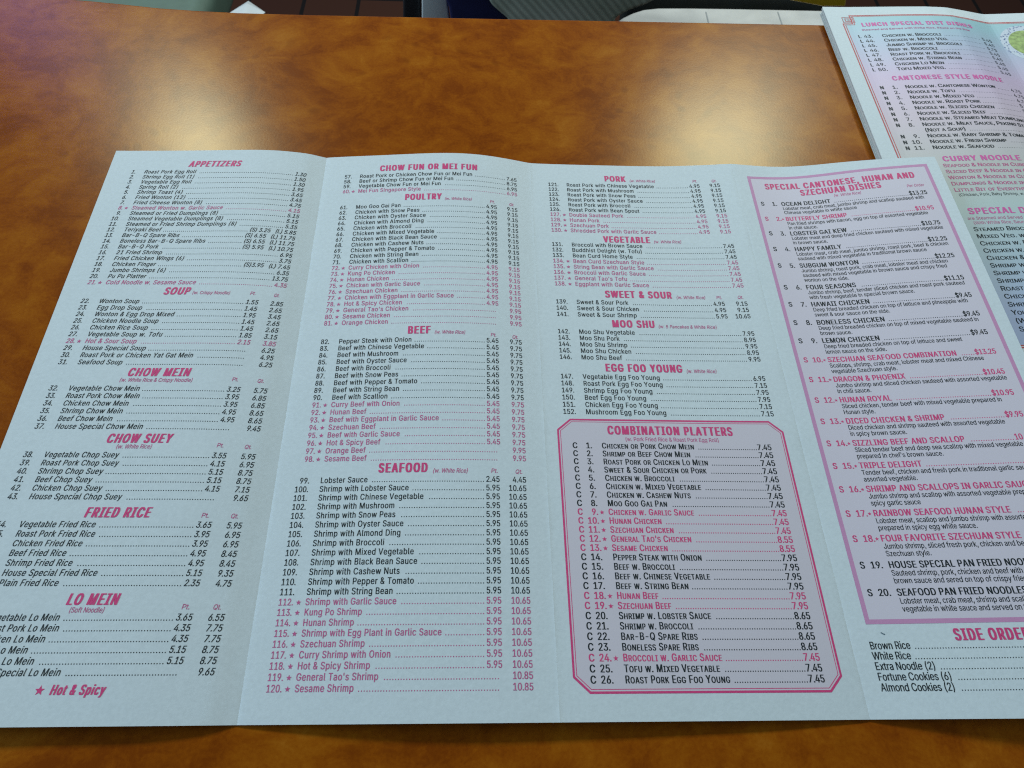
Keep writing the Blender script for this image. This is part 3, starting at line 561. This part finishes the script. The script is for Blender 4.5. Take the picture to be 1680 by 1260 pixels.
note(P, [('(w. 5 Pancakes & White Rice)', 223.0, 245.5, 130.5)])
rows(P, 127.4, 2.78, ['142|Moo Shu Vegetable|7.95','143|Moo Shu Pork|8.95','144|Moo Shu Shrimp|9.95','145|Moo Shu Chicken|8.95','146|Moo Shu Beef|9.95'], 189.3, 192.7, 259.3, 259.3)
heading(P, 'EGG FOO YOUNG', 201.1, 229.6, 111.4)
note(P, [('(w. White Rice)', 230.7, 242.0, 111.3)])
rows(P, 108.2, 2.81, ['147|Vegetable Egg Foo Young|6.95','148|Roast Pork Egg Foo Young|7.15','149|Shrimp Egg Foo Young|7.95','150|Beef Egg Foo Young|7.95','151|Chicken Egg Foo Young|7.15','152|Mushroom Egg Foo Young|7.15'], 189.2, 192.6, 259.4, 259.4)
bx = [(187.0, 92.0), (256.8, 92.0), (261.0, 88.1), (261.0, 11.3), (256.9, 7.3), (186.9, 7.3), (182.5, 11.3), (182.5, 88.1)]
def inset(poly, d):
    c = np.mean(poly, 0); P_ = np.asarray(poly, float); n = len(P_); out = []
    D = np.roll(P_, -1, 0)-P_; D /= np.linalg.norm(D, axis=1)[:, None]; Nn = np.c_[D[:, 1], -D[:, 0]]
    if (c-P_[0])@Nn[0] < 0: Nn = -Nn
    for i in range(n):
        m = Nn[i]+Nn[i-1]; m /= np.linalg.norm(m); out.append(P_[i]+m*d/(m@Nn[i]))
    return out
I = Ink(); I.area(inset(bx, .2)); I.build('tint_box', S1, TINT2, P, TNT)
I = Ink(); I.strip(bx, .62); I.build('outer_border', S1, PINK, P, FRM)
I = Ink(); I.strip(inset(bx, .82), .2); I.build('inner_border', S1, PINK, P, FRM)
heading(P, 'COMBINATION PLATTERS', 199.4, 243.4, 86.6)
note(P, [('(w. Pork Fried Rice & Roast Pork Egg Roll)', 205.3, 238.0, 84.2)], 0.0)
CMB = [('Chicken or Pork Chow Mein','7.45'),('Shrimp or Beef Chow Mein','7.45'),('Roast Pork or Chicken Lo Mein','7.45'),('Sweet & Sour Chicken or Pork','7.45'),('Chicken w. Broccoli','7.45'),('Chicken w. Mixed Vegetable','7.45'),('Chicken w. Cashew Nuts','7.45'),('Moo Goo Gai Pan','7.45'),('*Chicken w. Garlic Sauce','7.45'),('*Hunan Chicken','7.45'),('*Szechuan Chicken','7.45'),("*General Tao's Chicken",'8.55'),('*Sesame Chicken','8.55'),('Pepper Steak with Onion','7.95'),('Beef w. Broccoli','7.95'),('Beef w. Chinese Vegetable','7.95'),('Beef w. String Bean','7.95'),('*Hunan Beef','7.95'),('*Szechuan Beef','7.95'),('Shrimp w. Lobster Sauce','8.65'),('Shrimp w. Broccoli','8.65'),('Bar-B-Q Spare Ribs','8.65'),('Boneless Spare Ribs','8.65'),('*Broccoli w. Garlic Sauce','7.45'),('Tofu w. Mixed Vegetable','7.45'),('Roast Pork Egg Foo Young','7.45')]
runs = []; kxs = (30.6-.14*24)/Ink().width('Roast Pork Egg Foo Young', 2.05, 1, .8)
for i, (n, pr) in enumerate(CMB):
    v = 81.4-2.872*i; sp = n[0] == '*'; n = n.lstrip('*')
    if not runs or runs[-1][0] != sp: runs.append((sp, Ink()))
    I = runs[-1][1]
    I.text('C', 187.0, v, 2.05, .82, bold=.2); I.text('%d.' % (i+1), 193.7, v, 2.05, .84, bold=.17, align='R')
    if sp: I.star(195.0, v+.8, .8)
    x = I.text(n, 197.0, v, 2.05, kxs, bold=.17, small=.8, track=.14)
    w = I.width(pr, 2.05, .82); I.text(pr, 255.8, v, 2.05, .82, bold=.17, align='R'); I.dots(x+.4, 255.8-w-.1, v, .74, .15)
for sp, I in runs:
    o = I.build('spicy_dish_list' if sp else 'dish_list', S1, PINK if sp else BLACK, P, TXT)
    if sp: o['label'] = 'pink starred platters'

# --- fourth panel
P = panels[3]
fr = [(273.0, 208.2), (346.6, 208.2), (346.6, 26.0), (273.0, 26.0)]
I = Ink(); I.area(fr); I.build('tint_box', S1, TINT, P, TNT)
I = Ink(); I.strip(fr, 1.35); I.build('border', S1, FRAME, P, FRM)
heading(P, 'SPECIAL CANTONESE, HUNAN AND', 279.0, 340.6, 201.6)
heading(P, 'SZECHUAN DISHES', 293.3, 326.0, 197.6)
note(P, [('(w. White Rice)', 306.2, 317.3, 195.3), ('Per Order', 335.6, 342.6, 196.6)])
SP = [(192.2, 'OCEAN DELIGHT', '$13.25', ['Lobster meat, crab meat, jumbo shrimp and scallop sauteed with', 'Chinese vegetable in white sauce']),
(183.9, '*BUTTERFLY SHRIMP', '$10.95', ['Pan fried shrimps with bacon, egg on top of assorted vegetable', 'in chili sauce.']),
(176.0, 'LOBSTER GAI KEW', '$10.75', ['Lobster meat and deep fried chicken sauteed with mixed vegetable', 'in brown sauce.']),
(167.8, 'HAPPY FAMILY', '$12.25', ['Lobster meat, crab meat, jumbo shrimp, roast pork, beef & chicken', 'sauteed with mixed vegetable in traditional brown sauce']),
(159.4, 'SUBGUM WONTON', '$12.25', ['Jumbo shrimp, roast pork, crab meat, lobster meat and chicken', 'sauteed with mixed vegetable in brown sauce and crispy fried', 'wonton on the side.']),
(148.7, 'FOUR SEASONS', '$11.15', ['Jumbo shrimp, beef, tender sliced chicken and roast pork sauteed', 'with fresh vegetable in special brown sauce.']),
(140.6, 'HAWAII CHICKEN', '$9.45', ['Deep fried breaded chicken on top of lettuce and pineapple with', 'sweet & sour sauce on the side.']),
(132.2, 'BONELESS CHICKEN', '$9.45', ['Deep fried breaded chicken on top of mixed vegetable sauteed in', 'brown sauce.']),
(124.1, 'LEMON CHICKEN', '$9.45', ['Deep fried breaded chicken on top of lettuce and sweet', 'lemon sauce on the side.']),
(115.9, '*SZECHUAN SEAFOOD COMBINATION', '$13.25', ['Scallops, shrimp, crab meat, lobster meat and mixed Chinese', 'vegetable Szechuan style.']),
(107.7, '*DRAGON & PHOENIX', '$10.45', ['Jumbo shrimp and sliced chicken sauteed with assorted vegetable', 'in chili sauce.']),
(99.4, '*HUNAN ROYAL', '$10.95', ['Sliced chicken, tender beef with mixed vegetable prepared in', 'Hunan style.']),
(91.1, '*DICED CHICKEN & SHRIMP', '$9.95', ['Diced chicken and shrimp sauteed with assorted vegetable', 'in spicy brown sauce.']),
(82.8, '*SIZZLING BEEF AND SCALLOP', '10.95', ['Sliced tender beef and deep sea scallop with mixed vegetable', "prepared in chef's brown sauce."]),
(74.6, '*TRIPLE DELIGHT', '10', ['Tender beef, chicken and fresh pork in traditional garlic sauce w', 'assorted vegetable.']),
(66.4, '*SHRIMP AND SCALLOPS IN GARLIC SAUCE', '', ['Jumbo shrimp and scallop with assorted vegetable prepared in', 'spicy garlic sauce']),
(58.2, '*RAINBOW SEAFOOD HUNAN STYLE', '-', ['Lobster meat, scallop and jumbo shrimp with assorted', 'prepared in spicy egg white sauce.']),
(50.0, '*FOUR FAVORITE SZECHUAN STYLE', '-', ['Jumbo shrimp, sliced fresh pork, chicken and beef', 'Szechuan style.']),
(41.7, 'HOUSE SPECIAL PAN FRIED NOODLES', '', ['Sauteed shrimp, pork, chicken and beef with mix', 'brown sauce and sered on top of crispy fried egg']),
(33.4, 'SEAFOOD PAN FRIED NOODLES', '', ['Lobster meat, crab meat, shrimp and scallop pr', 'vegetable in white sauce and served on top of'])]
b_, p_, d_ = Ink(), Ink(), Ink()
nx = (45.0-.13*27)/Ink().width('SZECHUAN SEAFOOD COMBINATION', 2.1, 1); dx = 56.4/Ink().width('Lobster meat, crab meat, jumbo shrimp and scallop sauteed with', 1.7, 1)
for i, (v, n, pr, ds) in enumerate(SP):
    sp = n[0] == '*'; n = n.lstrip('*'); I = p_ if sp else b_
    I.text('S', 275.2, v, 2.1, .8, bold=.22); I.text('%d.' % (i+1), 282.2, v, 2.1, .84, bold=.18, align='R')
    if sp: I.star(282.9, v+.85, .62)
    x = I.text(n, 284.0, v, 2.1, nx, bold=.2, track=.13)
    end = 344.5
    if pr and pr != '-': w = I.width(pr, 2.1, .72); I.text(pr, 342.6, v, 2.1, .72, bold=.16, align='R'); end = 342.6-w-.3
    if pr: I.dots(x+.6, end, v, .78, .15)
    for j, s in enumerate(ds): d_.text(s, 284.2, v-2.32*(j+1), 1.7, dx, bold=.06)
b_.build('dish_list', S1, BLACK, P, TXT); o = p_.build('spicy_dish_list', S1, PINK, P, TXT); o['label'] = 'pink starred special dishes'
d_.build('dish_descriptions', S1, BLACK, P, TXT)
heading(P, 'SIDE ORDERS', 296.6, 320.5, 20.5, 3.3)
I = Ink()
for i, s in enumerate(['Brown Rice', 'White Rice', 'Extra Noodle (2)', 'Fortune Cookies (6)', 'Almond Cookies (2)']):
    v = 18.35-2.8*i; x = I.text(s, 271.7, v, 2.1, .76, bold=BD); I.dots(x+.5, 338, v)
I.build('side_order_list', S1, BLACK, P, TXT)
I = Ink(); I.strip([(276.0, 23.0), (276.5, 22.6), (277.1, 22.4)], .3, closed=False); I.build('ink_fleck', S1, ink_mat('grey_ink', (.12, .18, .22)), P, TXT)

# ------------------------------------------------------------------ the thick folded menu beside it
m2 = thing('folded_menu', (.40, .22, 0), 'thick folded takeout menu with pastel blue and lilac tint, partly under the white spread menu', 'menu')
for k in range(7):                                             # folded sheets under the cover
    h = -.58*(k+1)+random.uniform(-.05, .05)
    def under(u, v, hh, h=h, k=k):
        P_ = base2(u, v); zz = P_[:, 2]; P_[:, 2] = np.maximum(.45+.03*(6-k), zz*(7-k)/7.2-.10); return P_
    e = random.uniform(.0, 1.1)
    sheet('page', under, e, 205-e, lambda u, k=k, e=e: PL-.15-e*.7+0*u, PAGE, m2, 80, 4, .34, v0=.3+e)
def gradient_mat():
    m, nt, b = nmat('pastel_tint_print'); L = nt.links.new
    tc = N(nt, 'ShaderNodeTexCoord'); sp = N(nt, 'ShaderNodeSeparateXYZ'); L(tc.outputs['Object'], sp.inputs[0])
    mr = N(nt, 'ShaderNodeMapRange'); mr.inputs['From Min'].default_value = (332.3-PL-220)*MM; mr.inputs['From Max'].default_value = (332.3-220)*MM
    L(sp.outputs['Y'], mr.inputs['Value'])
    r = ramp(nt, [(0, (.42, .50, .72)), (.10, (.45, .53, .72)), (.22, (.48, .60, .66)), (.35, (.55, .66, .63)), (.46, (.60, .60, .56)), (.60, (.69, .57, .64)), (.74, (.67, .53, .70)), (.86, (.47, .56, .70)), (.93, (.38, .60, .66)), (1.0, (.34, .64, .64))])
    L(mr.outputs[0], r.inputs[0]); L(r.outputs[0], b.inputs['Base Color']); b.inputs['Roughness'].default_value = .5
    return m
cover = sheet('cover_sheet', S2, 0, 205.0, lambda u: PL+0*u, PAPER, m2, 180, 60)
I = Ink(); I.area([(8.2, 207.3), (197, 207.3), (197, 6), (8.2, 6)]); I.build('tint_area', S2, gradient_mat(), cover, .05)
I = Ink()
I.strip([(12.3, 208.2), (197.8, 208.2), (197.8, 5), (7.4, 5), (7.4, 201.2), (12.3, 201.2), (12.3, 208.2)][:-1], .55)
I.strip([(13.3, 207.3), (196.9, 207.3), (196.9, 5.9), (8.5, 5.9), (8.5, 200.3), (13.3, 200.3)], .35)
I.build('border', S2, RED, cover, .08)
I = Ink()
I.strip([(8.0, 206.6), (13.9, 206.6), (13.9, 202.2), (8.0, 202.2)], .3); I.strip([(9.3, 205.5), (12.6, 205.5), (12.6, 203.3), (9.3, 203.3)], .45); I.strip([(10.4, 204.5), (11.7, 204.4)], .5, closed=False)
I.build('corner_ornament', S2, RED, cover, .095)
h2 = lambda s, a, b, v, cap=3.1: heading(cover, s, a, b, v, cap, surf=S2, mat=ROSE2)
h2('LUNCH SPECIAL DIET DISHES', 16.4, 75.2, 198.6)
note(cover, [('Steamed and Served with White Rice, Sauce on the Side', 15.5, 72, 195.2)], .0, 1.3, surf=S2)
b_, p_ = Ink(), Ink()
lx = 26.6/Ink().width('Chicken w. Broccoli', 2.0, 1, .8)
def row2(I, pre, num, name, v, price, cap=2.25, xs=lx):
    if pre: I.text(pre, 12.3, v, cap, .8, bold=.3)
    if num: I.text(num, 19.7 if pre == 'L' else 20.7, v, cap, .95, align='R', bold=.16)
    x = I.text(name, 24.2, v, cap, xs, small=.8, bold=.2)
    if price is not None: I.dots(x+.6, 75.4, v, .8, .12)
    if price: I.text(price, 83.4, v, cap, .95, align='R', bold=.05)
for i, (n, p_r) in enumerate([('Chicken w. Broccoli','5.45'),('Chicken w. Mixed Veg.','5.45'),('Jumbo Shrimp w. Broccoli','5.75'),('Beef w. Broccoli','5.45'),('Roast Pork w. Broccoli','5.45'),('Chicken w. String Bean','5.45'),('Chicken Lo Mein','5.45'),('Tofu Mixed Veg.','5.45')]):
    row2(b_, 'L', '%d.' % (43+i), n, 189.4-3.72*i, p_r)
h2('CANTONESE STYLE NOODLE', 19.8, 75.2, 156.1)
nl = [('N','1.','Noodle w. Cantonese Wonton','4.75'),('N','2.','Noodle w. Tofu','4.75'),('N','3.','Noodle w. Mixed Veg','4.75'),('N','4.','Noodle w. Roast Pork','5.75'),('N','5.','Noodle w. Sliced Chicken','5.75'),('N','6.','Noodle w. Sliced Beef','5.75'),('N','7.','Noodle w. Steamed Meat Dumpling',''),('N','8.','Noodle w. Meat Sauce, Peking Style',None),('','','(Not a Soup)','5.75'),('N','9.','Noodle w. Baby Shrimp & Tomato',None),('N','10.','Noodle w. Fresh Shrimp',''),('N','11.','Noodle w. Seafood','')]
for i, r_ in enumerate(nl): row2(b_, r_[0], r_[1], r_[2], 150.1-3.74*i, r_[3])
h2('CURRY NOODLE SOUP', 26.2, 75.0, 101.2)
for i, s in enumerate(['Seafood & Noodle in Curry', 'Sliced Beef & Noodle in Curry', 'Wonton & Noodle in Curry', 'Dumplings & Noodle in Curry', 'Little Bit of Everything']):
    p_.text(s, 25.2, 97.6-3.62*i, 2.05, lx*1.05, small=.8, bold=.14)
b_.text('(Chicken, Pork, Baby Shrimp, w', 26.2, 80.4, 1.6, .85)
h2('SPECIAL DIET', 26.8, 59.0, 70.3, 3.3)
p_.text('are Steamed and Served a', 25.4, 67.2, 1.6, .9); p_.text('(With White Rice, Sauce', 27.0, 64.7, 1.6, .9)
for i, s in enumerate(['Steamed Broccoli', 'Mixed Veg. w.', 'Chicken w. Broccoli', 'Chicken w. Mixed Veg.', 'Chicken & Shrimp', 'Shrimp w. Broccoli', 'Shrimp w. Mixed Veg.', 'Shrimp, Chicken', 'Roast Pork', 'Chicken', 'Shrimp', 'Young', '(W', 'Sa']):
    b_.text(s, 25.8, 61.0-3.77*i, 2.15, lx*1.08, small=.8, bold=.14)
b_.build('dish_list', S2, BLACK, cover, .10); o = p_.build('noodle_soup_list', S2, ROSE, cover, .10)
# printed picture of a plate at the frame's edge
GREEN = plain('printed_green', (.34, .46, .14), .5, var=.35, scale=500); BLUE = ink_mat('printed_blue', (.12, .17, .36)); PALE = ink_mat('printed_white', (.66, .72, .80))
cpl = (104.0, 190.5); disc = lambda r, k=40, w=0, n=7: [(cpl[0]+(r+w*math.sin(n*t))*math.cos(t), cpl[1]+(r+w*math.sin(n*t))*math.sin(t)) for t in np.linspace(0, 2*math.pi, k, endpoint=False)]
I = Ink(); I.area(disc(14.5), 1.5); pl = I.build('printed_plate', S2, PALE, cover, .08)
I = Ink()
for k in range(90):
    t = 2*math.pi*k/90; q = random.uniform(11.2, 14.6); I.star(cpl[0]+q*math.cos(t), cpl[1]+q*math.sin(t), random.uniform(.3, .75))
I.build('plate_rim', S2, BLUE, cover, .11)
I = Ink(); I.area(disc(10.5), 1.5); I.build('printed_food', S2, GREEN, cover, .10)

# ------------------------------------------------------------------ beyond the table edge
def pts_y(px, y): return [ray(a, b, y=y)*MM for a, b in px]
def solid(name, px, y, depth, mat, label, cat, bulge=.03, parent=None):
    """upright soft thing: outline at its own distance, real depth, rounded front"""
    P_ = pts_y(px, y); bm = bmesh.new(); vs = [bm.verts.new(tuple(p)) for p in P_]; f = bm.faces.new(vs)
    r = bmesh.ops.extrude_face_region(bm, geom=[f]); nv = [g for g in r['geom'] if isinstance(g, bmesh.types.BMVert)]
    bmesh.ops.translate(bm, verts=nv, vec=(0, depth, 0)); bmesh.ops.recalc_face_normals(bm, faces=bm.faces[:])
    bmesh.ops.bevel(bm, geom=bm.edges[:], offset=bulge, segments=4, affect='EDGES', profile=.5, clamp_overlap=True)
    c = sum((Vector(p) for p in P_), Vector())/len(P_)
    bmesh.ops.translate(bm, verts=bm.verts, vec=-c)
    me = bpy.data.meshes.new(name); bm.to_mesh(me); bm.free(); me.materials.append(mat)
    me.polygons.foreach_set('use_smooth', [True]*len(me.polygons))
    o = bpy.data.objects.new(name, me); COL.objects.link(o); o.location = c
    return tag(o, label, cat)
def rib_mat():
    m, nt, b = nmat('grey_green_cloth'); L = nt.links.new
    tc = N(nt, 'ShaderNodeTexCoord'); w = N(nt, 'ShaderNodeTexWave', Scale=62.0, Distortion=.6); w.bands_direction = 'DIAGONAL'; L(tc.outputs['Object'], w.inputs['Vector'])
    n = N(nt, 'ShaderNodeTexNoise', Scale=9.0, Detail=3.0); L(tc.outputs['Object'], n.inputs['Vector'])
    r = ramp(nt, [(.35, (.42, .47, .33)), (.65, (.82, .84, .68))]); L(n.outputs['Fac'], r.inputs[0])
    mx = N(nt, 'ShaderNodeMix', data_type='RGBA', blend_type='MULTIPLY'); mx.inputs[0].default_value = .35
    L(r.outputs[0], mx.inputs[6]); L(w.outputs['Color'], mx.inputs[7]); L(mx.outputs[2], b.inputs['Base Color']); b.inputs['Roughness'].default_value = .85
    return m
CLOTH = rib_mat(); GREY = plain('grey_green_vinyl', (.085, .13, .10), .55, scale=60, bump=.3); NAVY = plain('navy_cloth', (.016, .018, .085), .8, scale=80)
WHITE = plain('white_enamel', (.46, .46, .45), .5, var=.10, scale=30); DARK = plain('dark_vinyl', (.018, .026, .026), .5, var=.3, scale=20)
YELLOW = plain('yellow_plastic', (.80, .50, .02), .45, scale=20); LIGHT = plain('white_card', (.78, .80, .78), .6, var=.05)

# grey green chair at the far left
cs_ = [ray(336, 16, -300), ray(338, -10, -300)]
x1 = cs_[0][0]*MM; y0 = .77
chair = thing('padded_stool', (x1-.21, y0+.2, -.75), 'grey green padded stool beyond the far left edge of the table', 'stool')
from_bm('seat', box_bm((x1-.43, y0, -.36), (x1, y0+.42, -.30), .018, 4), GREY, chair, True)
from_bm('base', box_bm((x1-.40, y0+.05, -.75), (x1-.26, y0+.30, -.361), .008, 2), GREY, chair)
# white scrap on the floor
A, B, C_ = ray(408, 3, -748)*MM, ray(378, 23, -748)*MM, ray(436, 23, -748)*MM
mid = (B+C_)/2; bm = bmesh.new()
vs = [bm.verts.new((p[0], p[1], -.748+h)) for p, h in ((A, .001), (B, .002), (mid-np.array([0, .10, 0]), .012), (C_, .003), ((A+mid)/2, .010))]
for t in ((0, 1, 4), (1, 2, 4), (2, 3, 4), (3, 0, 4)): bm.faces.new([vs[i] for i in t])
r = bmesh.ops.extrude_face_region(bm, geom=bm.faces[:])
bmesh.ops.translate(bm, verts=[g for g in r['geom'] if isinstance(g, bmesh.types.BMVert)], vec=(0, 0, .0015)); bmesh.ops.recalc_face_normals(bm, faces=bm.faces[:])
tag(from_bm('paper_napkin', bm, LIGHT), 'small white paper napkin lying on the dark tile floor', 'napkin')
# white bench with a rounded corner, dark backrest
bp_ = [ray(a, b, -300)*MM for a, b in ((1012, 70), (1012, 34), (1022, 27.5), (1038, 20), (1056, 14.5), (1080, 12), (1130, 12), (1200, 13), (1345, 16), (1480, 19), (1480, 70))]
bench = thing('white_bench', (bp_[5][0], bp_[5][1]-.05, -.75), 'white bench with rounded corner and thin seat joints beyond the table', 'bench')
from_bm('seat', prism_bm([(p[0], p[1]) for p in bp_], -.33, -.30, .004), WHITE, bench)
I_ = plain('grey_seam', (.25, .27, .28), .7)  # plain grey of the thin seat joints
for px in (1159, 1277):
    a, b = ray(px-1, 20, -300)*MM, ray(px+3, 60, -300)*MM
    from_bm('seat_joint', box_bm((a[0]-.0007, b[1], -.301), (a[0]+.0007, a[1], -.2994)), I_, bench)
xl, xr = bp_[4][0], bp_[9][0]; yb = max(p[1] for p in bp_)
for a in (xl+.03, xr-.08):
    for b in (bp_[0][1]+.02, yb-.06): from_bm('leg', box_bm((a, b, -.75), (a+.035, b+.035, -.33), .004), IRON, bench)
from_bm('backrest', box_bm((xl-.02, yb+.012, -.42), (xr-.10, yb+.05, -.272), .012, 3), DARK, bench, True)
# cloth, card and post piled between table and bench
solid('navy_cloth', [(728, -60), (730, 0), (736, 12), (743, 60), (842, 60), (822, 24), (806, 8), (798, -4), (796, -60)], 760, .10, NAVY, 'navy blue cloth hanging between a white card and grey green cloth', 'cloth', .008)
solid('ribbed_jacket', [(800, -70), (801, 4), (812, 16), (834, 34), (840, 60), (1004, 60), (1010, 32), (1036, 18), (1060, 10), (1082, -2), (1095, -70)], 720, .12, CLOTH, 'grey green ribbed jacket heaped beside the white bench', 'jacket', .010)
solid('white_card', [(692, -60), (692, 60), (741, 60), (734, 8), (728, -60)], 775, .012, LIGHT, 'pale grey upright card left of the navy cloth', 'card', .002)
solid('black_post', [(661, -80), (661, 70), (691, 70), (691, -80)], 790, .03, IRON, 'black upright post left of the pale card', 'post', .004)
solid('yellow_sign', [(1240, -60), (1262, -8), (1296, 1), (1350, 11), (1387, 11), (1396, -60)], 775, .01, YELLOW, 'yellow plastic sign above the bench behind the folded menu', 'sign', .002)
